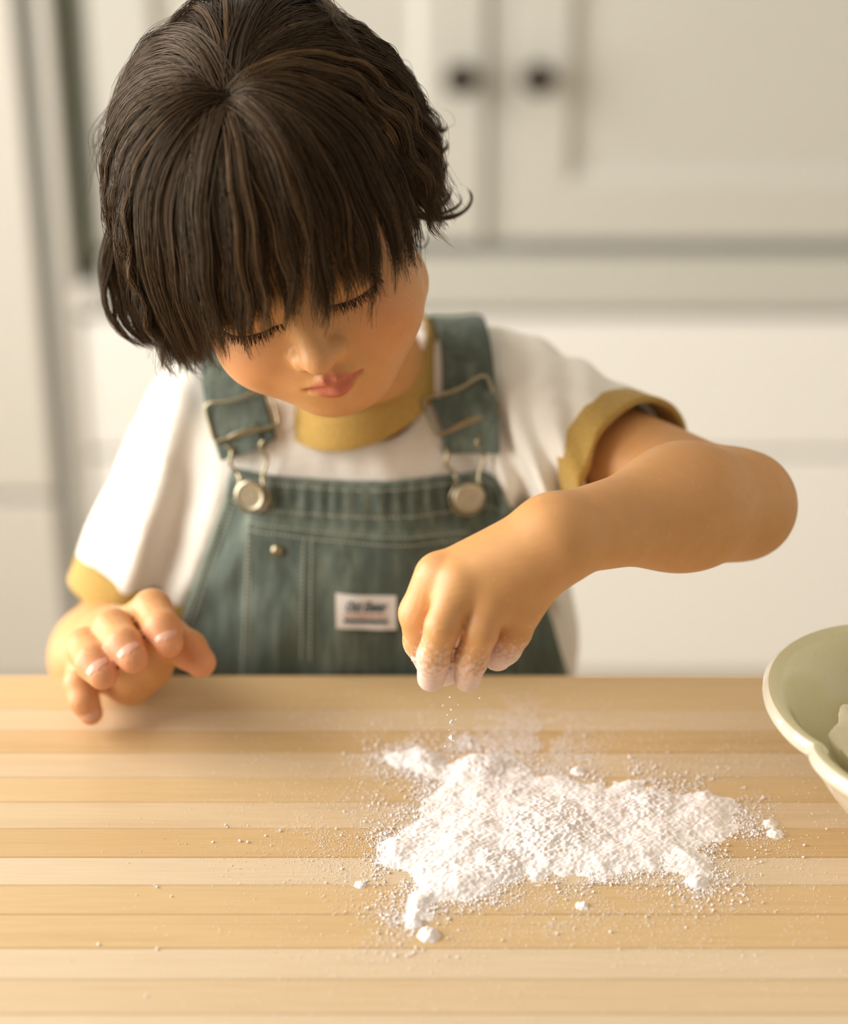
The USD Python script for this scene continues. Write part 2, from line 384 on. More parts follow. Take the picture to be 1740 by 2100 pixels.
dr = xf('drawer_unit', 'white drawer chest under the cream cupboard, behind the child', 'drawers')
xd0 = xa1 + .003
obj('body', box(xd0 + .004, xr + .02, YF + .02, YB - .01, 0.0, Wz(640)), M['rail_paint'], dr)
zz = [Wz(656), Wz(926), Wz(938), 0.1]
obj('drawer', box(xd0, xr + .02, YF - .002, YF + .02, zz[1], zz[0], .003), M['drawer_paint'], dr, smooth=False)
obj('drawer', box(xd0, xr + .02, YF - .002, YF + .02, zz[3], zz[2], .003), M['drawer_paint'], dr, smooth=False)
obj('plinth', box(xd0 + .02, xr, YF + .03, YF + .05, 0, 0.1), M['rail_paint'], dr)

# left: filler stile, recess and tall cupboard
sti = xf('side_stile', 'narrow white upright post between the recess and the tall cupboard', 'post')
obj('post', box(xa0, xa1, YF - .01, YF + .05, 0, ZT, .004), M['tall_paint'], sti, smooth=False)
rec = xf('recess', 'dark green shadowy slot beside the cupboard door, left of the child', 'recess')
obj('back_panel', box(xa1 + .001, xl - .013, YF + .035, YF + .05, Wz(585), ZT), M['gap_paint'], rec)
obj('ledge', box(xa1 + .001, xl - .013, YF - .002, YF + .034, Wz(640), Wz(585), .003), M['drawer_paint'], rec, smooth=False)
tc = xf('tall_cupboard', 'tall white cupboard at the left edge behind the child', 'cupboard')
xt1 = Wx(34, 0)
obj('body', box(xt1 - .62, xt1 - .003, YF + .0, YB - .01, 0, ZT), M['rail_paint'], tc)
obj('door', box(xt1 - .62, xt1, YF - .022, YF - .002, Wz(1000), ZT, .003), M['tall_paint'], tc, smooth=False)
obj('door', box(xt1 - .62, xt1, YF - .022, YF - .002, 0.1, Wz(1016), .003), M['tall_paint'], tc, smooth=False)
obj('edge_strip', box(xt1 + .001, xa0 - .001, YF + .012, YF + .05, 0, ZT), M['strip'], tc)

# ------------------------------------------------------------------ the table
tab = xf('table', 'honey coloured wooden table of edge-glued maple strips dusted with flour', 'table')
ys = [.961, .9238, .9014, .8788, .8552, .8322, .8088, .7844, .7618, .7391, .7142, .6922]
while ys[-1] > .36: ys.append(ys[-1] - .0226 - .002 * random.random())
tone = [1, 2, 0, 2, 1, 2, 0, 3, 1, 1, 3, 2, 3, 1, 2, 3, 0, 2, 3, 1, 2, 3, 1, 0, 2, 3, 1, 2]
XT0, XT1 = -0.78, 0.80
for i in range(len(ys) - 1):
    obj('plank', box(XT0, XT1, ys[i + 1] + .00012, ys[i] - .00012, TZ - .036, TZ, .0005), WOODS[tone[i % len(tone)]], tab, smooth=False)
obj('apron', join([box(XT0 + .06, XT1 - .06, ys[0] - .09, ys[0] - .07, TZ - .12, TZ - .037), box(XT0 + .06, XT1 - .06, ys[-1] + .07, ys[-1] + .09, TZ - .12, TZ - .037),
                   box(XT0 + .06, XT0 + .08, ys[-1] + .07, ys[0] - .07, TZ - .12, TZ - .037), box(XT1 - .08, XT1 - .06, ys[-1] + .07, ys[0] - .07, TZ - .12, TZ - .037)]), WOODS[1], tab)
for x in (XT0 + .03, XT1 - .09):
    for y in (ys[-1] + .04, ys[0] - .10):
        obj('leg', box(x, x + .06, y, y + .06, 0, TZ - .037, .004), WOODS[1], tab, smooth=False)

# ------------------------------------------------------------------ the child: one continuous skin, clothes as its children
child = xf('person', 'young child with tousled brown hair looking down, in denim dungarees, sprinkling flour', 'person')

# head frame: x to the picture's right, y up the skull, z out of the face
ph, ro, yw = math.radians(38.7), math.radians(25.9), math.radians(-11.5)
rot = np.array([[math.cos(ro), -math.sin(ro), 0], [math.sin(ro), math.cos(ro), 0], [0, 0, 1]])
HB = np.stack([CR, CU, -CF], 1)
HM = HB @ rot @ np.stack([[1, 0, 0], [0, math.cos(ph), math.sin(ph)], [0, -math.sin(ph), math.cos(ph)]], 1) @ np.array([[math.cos(yw), 0, math.sin(yw)], [0, 1, 0], [-math.sin(yw), 0, math.cos(yw)]])
HO = at(592, 434, 0.985)
def H(x, y, z): return HO + HM @ np.array([x, y, z], float)
def to_head(p): return (p - HO) @ HM

def head_sdf(p):
    q = to_head(p); qa = q.copy(); qa[:, 0] = np.abs(q[:, 0])
    d = ell(q, (0, .0265, -.006), (.0645, .0625, .083))
    d = smin(d, ell(q, (0, -.012, .036), (.0500, .064, .046)), .02)
    d = smin(d, cone(qa, (.036, -.046, .022), (.010, -.064, .056), .019, .018), .022)      # jaw
    d = smin(d, ball(qa, (.0295, -.034, .054), .0225), .018)                                  # cheeks
    d = smin(d, ball(q, (0, -.066, .064), .0135), .014)                                      # chin
    d = smin(d, ell(q, (0, -.048, .068), (.022, .016, .016)), .012)                          # muzzle
    d = smax(d, -ball(qa, (.0255, -.003, .096), .0150), .014)                                # sockets
    d = smin(d, ell(qa, (.0255, -.0035, .0705), (.0150, .0110, .0110)), .004)                # closed lids
    d = smax(d, -cone(qa, (.016, -.0125, .0835), (.034, -.0115, .0790), .0012, .0010), .004) # fold under the lid
    d = smin(d, cone(q, (0, .004, .079), (0, -.027, .0905), .0055, .0075), .010)             # nose
    d = smin(d, ball(q, (0, -.0285, .0925), .0072), .004)
    d = smin(d, ball(qa, (.0088, -.031, .0845), .0056), .005)
    d = smax(d, -ball(qa, (.0045, -.0365, .0895), .0021), .002)
    d = smin(d, cone(qa, (0.002, -.0460, .0855), (.0145, -.0495, .0790), .0038, .0016), .004)  # upper lip
    d = smin(d, cone(qa, (0.0, -.0535, .0840), (.0115, -.0515, .0795), .0040, .0020), .004)    # lower lip
    d = smax(d, -cone(qa, (0.0, -.0497, .0895), (.0150, -.0503, .0815), .0012, .0010), .0025)
    d = smax(d, -cone(q, (0, -.037, .0920), (0, -.0435, .0905), .0018, .0022), .004)           # philtrum
    d = smin(d, ell(qa, (.0615, -.006, -.012), (.0070, .023, .014)), .006)                   # ears
    return d

NECK = np.array([-.036, 1.056, 1.055])
SHR, SHL = np.array([.050, 1.068, 1.040]), np.array([-.128, 1.062, 1.036])
ELR, WRR = at(1520, 1036, 1.005), at(1150, 1098, .915)
ELL_, WRL = at(208, 1385, 1.19), at(232, 1312, 1.07)
k = 4000 / 3400
def K(u, v, d): return at(u, v, d * k)
# each finger is its own chain: knuckle, two joints, tip
HAND_R = dict(
    palm=[(K(1130, 1105, .780), K(915, 1185, .777), .0185, .0125), (K(1130, 1110, .775), K(955, 1200, .771), .0185, .0125), (K(1130, 1115, .775), K(1010, 1222, .772), .0185, .0125), (K(1125, 1120, .778), K(1062, 1240, .778), .0185, .0125)],
    fingers=[([K(900, 1184, .777), K(862, 1258, .784), K(866, 1315, .797), K(885, 1362, .808)], [.0118, .0098, .0088, .0075]),
             ([K(944, 1200, .770), K(908, 1285, .766), K(890, 1348, .775), K(885, 1390, .784)], [.0112, .0080, .0078, .0068]),
             ([K(1006, 1222, .771), K(986, 1296, .768), K(967, 1352, .776), K(959, 1391, .785)], [.0108, .0080, .0077, .0066]),
             ([K(1066, 1244, .779), K(1054, 1296, .780), K(1035, 1328, .785), K(1021, 1347, .790)], [.0108, .0082, .0079, .0070]),
             ([K(1030, 1180, .795), K(960, 1250, .815), K(925, 1325, .818), K(912, 1372, .812)], [.0150, .0115, .0105, .0085])])
HAND_L = dict(
    palm=[(K(232, 1325, .910), K(272, 1288, .893), .0190, .0125), (K(232, 1335, .910), K(228, 1308, .890), .0190, .0125), (K(228, 1345, .910), K(190, 1340, .889), .0190, .0120), (K(225, 1355, .910), K(178, 1380, .893), .0190, .0115),
          (K(232, 1345, .905), K(265, 1392, .895), .0180, .0130), (K(265, 1390, .895), K(310, 1368, .893), .0135, .0120), (K(240, 1325, .905), K(300, 1335, .893), .0160, .0140)],
    fingers=[([K(272, 1286, .890), K(312, 1250, .876), K(334, 1290, .861), K(345, 1318, .857)], [.0118, .0104, .0096, .0080]),
             ([K(226, 1304, .889), K(232, 1290, .872), K(255, 1325, .856), K(272, 1349, .851)], [.0118, .0106, .0097, .0082]),
             ([K(186, 1338, .889), K(178, 1328, .873), K(193, 1358, .857), K(210, 1382, .852)], [.0112, .0104, .0096, .0082]),
             ([K(180, 1382, .893), K(165, 1400, .885), K(172, 1435, .882), K(186, 1462, .884)], [.0105, .0086, .0078, .0066]),
             ([K(290, 1350, .895), K(345, 1308, .889), K(385, 1332, .880), K(412, 1358, .874)], [.0145, .0112, .0102, .0082])])
def hand_sdf(p, hd):
    palm = None
    for a, b, ra, rb in hd['palm']:
        e = cone(p, a, b, ra, rb); palm = e if palm is None else smin(palm, e, .006)
    d = palm
    for pts, rad in hd['fingers']: d = np.minimum(d, smin(palm, chain(p, pts, rad, .003), .0035))
    return d

def skin_sdf(p):
    d = smin(near(p, H(0, .012, .005), .125, head_sdf), cone(p, H(0, -.030, -.020), NECK + [.005, .006, -.02], .037, .041), .012)
    d = smin(d, ell(p, (-.038, 1.065, .985), (.078, .050, .085)), .02)
    d = smin(d, cone(p, SHL, SHR, .026, .026), .02)
    for s, e, w, hd in ((SHR, ELR, WRR, HAND_R), (SHL, ELL_, WRL, HAND_L)):
        big = e is ELR
        m = e + (w - e) * .34 + [0, 0, .0045]
        arm = smin(cone(p, s, e, .029, .0240), smin(cone(p, e, m, .0240, .0256), cone(p, m, w, .0258, .0190 if big else .0175), .03), .02)
        d = smin(d, smin(arm, near(p, hd['palm'][1][1], .115, lambda x: hand_sdf(x, hd)), .010), .010)
    return d

lo = np.array([-.30, .74, .80]); hi = np.array([.26, 1.16, 1.32])
skin = surface(skin_sdf, lo, hi, .0016)
V = skin.vertices; q = to_head(V); qa = np.abs(q[:, 0])
tint = np.tile([0.65, 0.33, 0.125], (len(V), 1))
def blend(mask, col): tint[:] = tint * (1 - mask[:, None]) + np.array(col) * mask[:, None]
g = lambda d, w: np.clip(1 - d / w, 0, 1) ** 2 * (3 - 2 * np.clip(1 - d / w, 0, 1))
Q = np.c_[qa, q[:, 1:]]
blend(.40 * g(ln(Q - [.034, -.030, .070]), .032), (0.66, 0.235, 0.125))
blend(.35 * g(ln(Q - [0, -.030, .095]), .014), (0.66, 0.26, 0.14))
lip = np.minimum(cone(Q, (0.001, -.0465, .0865), (.0135, -.0497, .080), .0040, .0018), cone(Q, (0.0, -.0540, .0850), (.011, -.0518, .0800), .0050, .0022))
blend(.88 * np.clip(-lip / .0012 + .9, 0, 1), (0.50, 0.125, 0.080))
hl = np.where(q[:, 1] > .03, 1.0, 0.0) * (q[:, 2] < .085)
for hd, s in ((HAND_L, 1.0), (HAND_R, .45)):
    for pts, rad in hd['fingers']:
        blend(.5 * s * g(ln(V - pts[-1]), .026), (0.74, 0.27, 0.175))
        blend(.3 * s * g(ln(V - pts[1]), .016), (0.70, 0.27, 0.16))
dust = np.zeros(len(V))
for i, (pts, rad) in enumerate(HAND_R['fingers']):
    dist = chain(V, pts, rad)
    t = ((V - pts[1]) @ (pts[3] - pts[1])) / ((pts[3] - pts[1]) @ (pts[3] - pts[1]))
    a = np.clip((t - (.05, -.15, -.10, -.35, -.3)[i]) / 1.05, 0, 1)
    dust = np.where(dist < .0045, np.maximum(dust, a), dust)
ix = HAND_R['fingers'][0][0]
dust = np.maximum(dust, .62 * g(ln(V - (ix[1] + .012 * CR + .006 * CU - .006 * CF)), .016))
obj('skin', skin, M['skin'], child, smooth=True, attrs=dict(tint=tint, dust=dust))

# finger nails where the photograph shows them
def nail(pts, rad, up, parent):
    d = pts[-1] - pts[-2]; d /= np.linalg.norm(d)
    u = np.array(up, float); u -= d * (u @ d); u /= np.linalg.norm(u); s = np.cross(d, u)
    r = rad[-1] * 1.03; c = pts[-1] - d * .0005
    v = []; f = []
    for i in range(9):
        for j in range(9):
            a = (j / 8 - .5) * 1.6; t = (i / 8 - .5) * 2
            w = math.sqrt(max(0, 1 - abs(t) ** 3)) if True else 1
            a *= w; l = t * .0044 - .001
            v.append(c + d * l + (u * math.cos(a) + s * math.sin(a)) * (r + .0003 - max(0, t) ** 2 * .0009))
    for i in range(8):
        for j in range(8):
            a = i * 9 + j; f += [[a, a + 1, a + 10], [a, a + 10, a + 9]]
    m = trimesh.Trimesh(v, f, process=False)
    if m.face_normals[40] @ u < 0: m.invert()
    return m
for i, up in ((0, -CF * .8 + CU * .55 - CR * .1), (1, -CF * .8 + CU * .6 - CR * .2), (2, -CF * .8 + CU * .6 - CR * .3), (3, -CF * .9 + CU * .3 - CR * .1)):
    obj('finger_nail', nail(*HAND_L['fingers'][i], up, child), M['nail'], child, smooth=True)

# eyelashes along the lowered lids
lashes, lt = [], []
for sx in (-1, 1):
    for i in range(80):
        t = i / 79; jit = rng.normal(0, .0006, 3)
        x = .0255 + (t - .5) * .030
        y = -.0100 - .0028 * math.sin(math.pi * t) + .0006
        o = hit(head_sdf, H(sx * x, y, .115), HM @ np.array([0, 0, -1.0]))[0]
        out = np.array([sx * (t - .45) * .9, -.85, .55 + .2 * math.sin(math.pi * t)]); out /= np.linalg.norm(out)
        L = .0020 + .0016 * math.sin(math.pi * t) + rng.normal(0, .0006) + .0012 * t
        s = np.linspace(0, 1, 5)[:, None]
        lashes.append(o + (HM @ (out * L)) * s + (HM @ np.array([0, .10, .9])) * L * .30 * s * s + (HM @ jit) * s * 1.6)
curves('eyelashes', lashes, .00042, M['lash'], child, kind='stuff')

# ------------------------------------------------------------------ T-shirt
# collar: a ribbed band set round the neck, lying on the shirt
cf, cb = at(716, 887, 1.075), at(768, 636, 1.165)
Cc = (cf + cb) / 2; e2 = (cf - cb) / 2; e1 = np.array([.0430, 0, .0085]); nn = np.cross(e2, e1); nn /= np.linalg.norm(nn); nn *= np.sign(nn[2])
def arm_t(p, a, b): return ((p - a) @ (b - a)) / ((b - a) @ (b - a))
TR, TL = .50, .60                                      # where the sleeves end along the upper arms
CUFF_R, CUFF_L = SHR + (ELR - SHR) * TR, SHL + (ELL_ - SHL) * TL
def torso(p):
    d = ell(p, (-.040, 1.060, .995), (.108, .070, .090))
    d = smin(d, ell(p, (-.030, 1.048, .890), (.124, .080, .115)), .05)
    d = smin(d, cone(p, SHL + [.012, 0, 0], SHR + [-.012, 0, .004], .036, .036), .035)
    d = smin(d, cone(p, NECK + [0, .010, -.020], NECK + [0, .010, -.010], .036, .030), .035)
    return d
def shirt_raw(p):
    d = torso(p)
    sr = cone(p, SHR, SHR + (ELR - SHR) * .60, .043, .0335)
    sr = smin(sr, cone(p, SHR + [.0, -.01, -.03], CUFF_R + [-.012, 0, -.008], .035, .022), .03)
    sl = cone(p, SHL + [.0, 0, -.005], SHL + (ELL_ - SHL) * .75, .0425, .0385)
    d = smin(d, smax(sr, (arm_t(p, SHR, ELR) - TR) * np.linalg.norm(ELR - SHR), .003), .022)
    return smin(d, smax(sl, (arm_t(p, SHL, ELL_) - TL) * np.linalg.norm(ELL_ - SHL), .003), .016)
def folds(p):
    # broad soft creases: hanging from the right shoulder, radiating from the left armpit
    x, y, z = p.T
    wr = np.exp(-((x - .078) / .036) ** 2 - ((z - 1.00) / .055) ** 2)
    f = wr * .0110 * np.sin((x * 1.0 + .20 * (z - 1.0) + .006 * np.sin(z * 60)) * 2 * math.pi / .024)
    wl = np.exp(-((x + .150) / .040) ** 2 - ((z - .985) / .070) ** 2)
    f = f + wl * .0058 * np.sin((x * .85 - .30 * (z - 1.0)) * 2 * math.pi / .030 + 1.4 + 2.0 * nz(p, 14, 3))
    f = f + .0075 * nz(p * [1, 1, .6], 24, 5, 2) + .0035 * nz(p * [1, 1, .7], 60, 6, 2)
    return f
def shirt_sdf(p):
    d = shirt_raw(p) + folds(p)
    for a, b, r in ((SHR, ELR, .0288), (SHL, ELL_, .0295)): d = np.maximum(d, -cone(p, a + (b - a) * .44, b, r, r))
    w_ = p - Cc; l1, l2 = np.linalg.norm(e1), np.linalg.norm(e2)
    w_ = np.c_[w_ @ e1 / l1, w_ @ e2 / l2 * (l1 / l2), w_ @ nn]
    d = smax(d, -cone(w_, (0, 0, -.02), (0, 0, .05), .0345, .054), .004)
    return np.maximum(d, .80 - p[:, 2])
shirt = surface(shirt_sdf, (-.25, .90, .79), (.19, 1.17, 1.13), .0019)
tee = obj('t_shirt', shirt, M['shirt'], child, smooth=True, label='cream T-shirt with mustard ribbed trim')

def cuff(a, b, t1, ext, width):
    L = np.linalg.norm(b - a); u = (b - a) / L
    def f(p):
        t = (p - a) @ u - t1 * L
        base = shirt_raw(p - np.outer(np.maximum(t, -.004) + .006, u)) + .4 * folds(p)
        d = base - .0012
        d = np.maximum(d, -(base + .0030))
        d = np.maximum(d, cone(p, a, b, .060, .056))
        return smax(smax(d, t - width, .002), -.003 - t, .002)
    c = a + u * t1 * L
    return surface(f, c - .075, c + .075, .0013)
obj('sleeve_cuff', cuff(SHR, ELR, TR, 0, .0195), M['rib'], tee, smooth=True, label='mustard ribbed sleeve cuff')
obj('sleeve_cuff', cuff(SHL, ELL_, TL, 0, .0185), M['rib'], tee, smooth=True, label='mustard ribbed sleeve cuff')

# collar
v = []; f = []; NS = 96; sec = [(-.0095, -.0013), (-.0098, .0), (-.0090, .0014), (-.003, .0019), (.003, .0019), (.0090, .0014), (.0098, .0), (.0095, -.0013)]
for i in range(NS):
    a = 2 * math.pi * i / NS
    c = Cc + e1 * math.cos(a) + e2 * math.sin(a); o = e1 / np.linalg.norm(e1) * math.cos(a) + e2 / np.linalg.norm(e2) * math.sin(a); o /= np.linalg.norm(o)
    tilt = math.radians(52 if math.sin(a) > 0 else 62)
    w = o * math.cos(tilt) - nn * math.sin(tilt); h = o * math.sin(tilt) + nn * math.cos(tilt)
    v += [c + w * x + h * y for x, y in sec]
for i in range(NS):
    for j in range(8):
        a, b = i * 8 + j, i * 8 + (j + 1) % 8; c_, d_ = ((i + 1) % NS) * 8 + j, ((i + 1) % NS) * 8 + (j + 1) % 8
        f += [[a, b, d_], [a, d_, c_]]
col = trimesh.Trimesh(v, f, process=False); col.fix_normals()
obj('collar', col, M['rib'], tee, smooth=True, label='mustard ribbed neckband')

# ------------------------------------------------------------------ dungarees
BD = 1.085
def bx(u, v, d=BD): p = at(u, v, d); return (p[0], p[2])
BIB = Polygon([bx(468, 984), bx(700, 992), bx(1012, 992), bx(1045, 1050), bx(1080, 1160), bx(1105, 1260), bx(1150, 1400), bx(1200, 1600), bx(290, 1600), bx(338, 1400), bx(385, 1260), bx(418, 1160), bx(452, 1060)])
def cover(p): f_ = folds(p); return shirt_raw(p) + np.minimum(.35 * f_, f_)
BIBV = np.array(BIB.exterior.coords)[:-1]
def sd_poly(xz, P):
    a, b = P, np.roll(P, -1, 0); d = np.full(len(xz), 1e9); s = np.ones(len(xz), bool); ins = np.zeros(len(xz), bool)
    for (x0, z0), (x1, z1) in zip(a, b):
        e = np.array([x1 - x0, z1 - z0]); w = xz - [x0, z0]
        t = np.clip(w @ e / (e @ e), 0, 1); d = np.minimum(d, np.linalg.norm(w - t[:, None] * e, axis=1))
        c = ((z0 <= xz[:, 1]) != (z1 <= xz[:, 1])); m = np.zeros(len(xz), bool)
        if z1 != z0: m = c & (xz[:, 0] < x0 + (xz[:, 1] - z0) * (x1 - x0) / (z1 - z0))
        ins ^= m
    return np.where(ins, -d, d)
POCK = np.array([bx(503, 1076), bx(960, 1108), bx(1010, 1500), bx(478, 1500)])
HEM = np.array([bx(440, 950), bx(1100, 950), bx(1100, 1068), bx(437, 1056)])
def bib_thick(p):
    xz = p[:, [0, 2]]
    t = .0042 + .0012 * np.clip(-sd_poly(xz, POCK) / .001, 0, 1) + .0010 * np.clip(-sd_poly(xz, HEM) / .001, 0, 1)
    # puckers along the hem, a sagging crease at the left, loose drape lower down
    z1 = bx(0, 985)[1]; z2 = bx(0, 1070)[1]
    puck = np.exp(-((p[:, 2] - (z1 + z2) / 2) / .010) ** 2) * .0006 * np.sin(p[:, 0] * 2 * math.pi / .0088 + 6 * nz(p, 60, 9))
    x, z = xz.T; x0, z0 = bx(395, 1290)
    cr = .0045 * np.exp(-(((x - x0) * .85 + (z - z0) * -.52) / .009) ** 2 - (((x - x0) * .52 + (z - z0) * .85) / .040) ** 2)
    x1, z1 = bx(480, 1180)
    cr = cr + .003 * np.exp(-(((x - x1) * .93 + (z - z1) * -.36) / .007) ** 2 - (((x - x1) * .36 + (z - z1) * .93) / .028) ** 2)
    return t + puck + cr + .004 * nz(p * [1, 1, .55], 34, 12, 3) * np.clip((1.02 - z) / .05, 0, 1)
def legs(p):
    d = ell(p, (-.03, 1.055, .80), (.122, .086, .12))
    for sx in (-1, 1):
        a, b = np.array([-.03 + sx * .055, 1.06, .74]), np.array([-.03 + sx * .065, 1.07, .36])
        d = smin(d, cone(p, a, b, .066, .052), .02)
    d = d + .006 * nz(p, 22, 14, 2)
    return np.maximum(d, .34 - p[:, 2])
def dung_sdf(p):
    up = smax(cover(p) - bib_thick(p), sd_poly(p[:, [0, 2]], BIBV), .0015)
    up = np.maximum(up, .80 - p[:, 2])
    up = np.maximum(up, p[:, 1] - 1.10)
    return smin(up, legs(p), .006)
dung = surface(dung_sdf, (-.19, .93, .33), (.14, 1.17, 1.05), .0020)
D = dung.vertices; xz = D[:, [0, 2]]
worn = .11 * np.exp(-(np.abs(sd_poly(xz, POCK)) / .0022)) + .11 * np.exp(-(np.abs(sd_poly(xz, BIBV)) / .003)) + .07 * np.exp(-(np.abs(sd_poly(xz, HEM)) / .002))
zb1, zb2 = bx(0, 990)[1], bx(0, 1065)[1]
worn += .10 * np.exp(-((D[:, 2] - (zb1 + zb2) / 2) / .009) ** 2) * np.sin(D[:, 0] * 2 * math.pi / .0088)
ov = obj('dungarees', dung, M['denim'], child, smooth=True, attrs=dict(worn=worn - .02), label='faded blue-green denim dungarees')

def bibfront(u, v, off=0.0):
    """the point of the bib (from the front) nearest to what pixel (u, v) shows"""
    x, z = bx(u, v)
    return np.array([x, 0, z])
def on_cloth(pts, off=0.0, fn=None):
    """push points of the (x, z) plane onto the front of the cloth"""
    fn = fn or dung_sdf
    pts = np.atleast_2d(pts); o = np.c_[pts[:, 0], np.full(len(pts), .90), pts[:, 1]]
    h = hit(fn, o, np.tile([0, 1., 0], (len(o), 1)), .3)
    return h + grad(fn, h) * off if off else h
def outer(p): return np.minimum(shirt_sdf(p), dung_sdf(p))

# seams: short stitches standing on the denim
def stitches(px_pts, pitch=.0026, fill=.6):
    pl = np.array([bx(u, v) for u, v in px_pts]); t = np.r_[0, np.cumsum(np.linalg.norm(np.diff(pl, axis=0), axis=1))]
    s = np.arange(0, t[-1], pitch); out = []
    f_ = lambda s_: np.c_[np.interp(s_, t, pl[:, 0]), np.interp(s_, t, pl[:, 1])]
    a, b = on_cloth(f_(s), .0002), on_cloth(f_(s + pitch * fill), .0002)
    for p0, p1 in zip(a, b):
        out.append(tube([p0, p1], .00055, 4))
    return out
S = []
for ln_ in ([(476, 996), (700, 1003), (1010, 1003)], [(455, 1050), (700, 1060), (1030, 1064)], [(508, 1086), (958, 1112)], [(508, 1104), (950, 1128)], [(508, 1088), (488, 1400)],
            [(512, 1120), (498, 1400)], [(622, 1112), (612, 1400)], [(640, 1112), (632, 1400)], [(460, 1062), (424, 1165), (392, 1262), (352, 1390)], [(474, 1062), (436, 1170), (404, 1268), (366, 1392)]):
    S += stitches(ln_)
obj('stitching', join(S), M['thread'], ov, smooth=False, kind='stuff', label='pale seam stitching')

# straps: flat ribbons lying on the shirt, from the chest over the shoulders
def strap(path, width, th=.0030, off=.0012):
    """path: centre points (x, angle) round the torso axis; angle 0 is straight ahead, 90 up"""
    path = spline(np.array(path, float), 44); rows = []
    AX = np.array([0, 1.055, .985])
    for x, ang in path:
        a = math.radians(ang); d = np.array([0, -math.cos(a), math.sin(a)])
        rows.append([(x, d)])
    C_ = np.array([[x, *(AX[1:])] for x, _ in path]); Dv = np.array([r[0][1] for r in rows])
    base = lambda p: shirt_raw(p) - .0042
    P0 = hit(base, C_ + Dv * .16, -Dv, .16)
    T = np.gradient(P0, axis=0); T /= ln(T)[:, None]
    N = grad(torso, P0, .004); N /= ln(N)[:, None]
    Lt = np.cross(T, N); Lt /= ln(Lt)[:, None]
    ss = np.linspace(-.5, .5, 9); rings = []
    surf = np.stack([hit(base, P0 + Lt * s * width + N * .03, -N, .045) for s in ss], 1)
    for i in range(len(path)):
        e = [.0007 * (abs(s) > .45) for s in ss]
        top = [surf[i, j] + N[i] * (off + th - e[j]) for j in range(9)]; bot = [surf[i, j] + N[i] * (off - .004) for j in range(9)]
        rings.append(np.array(top + bot[::-1]))
    n = 18; v = np.concatenate(rings); f = []
    for i in range(len(rings) - 1):
        for j in range(n):
            a, b = i * n + j, i * n + (j + 1) % n; f += [[a, b, b + n], [a, b + n, a + n]]
    for base, fl in ((0, 1), ((len(rings) - 1) * n, 0)):
        for j in range(8):
            qd = [base + j, base + j + 1, base + 16 - j, base + 17 - j]
            f += [[qd[0], qd[1], qd[2]], [qd[0], qd[2], qd[3]]] if fl else [[qd[0], qd[2], qd[1]], [qd[0], qd[3], qd[2]]]
    m = trimesh.Trimesh(v, f, process=False); m.fix_normals(); return m
STRAPS = [[(-.1010, 46), (-.104, 53), (-.1085, 64), (-.112, 80), (-.110, 105), (-.095, 135)], [(.0245, 46), (.0245, 53), (.0245, 64), (.0240, 80), (.018, 105), (.004, 135)]]
for pth in STRAPS:
    m = strap(pth, .0265)
    obj('strap', m, M['denim'], ov, smooth=35, attrs=None)

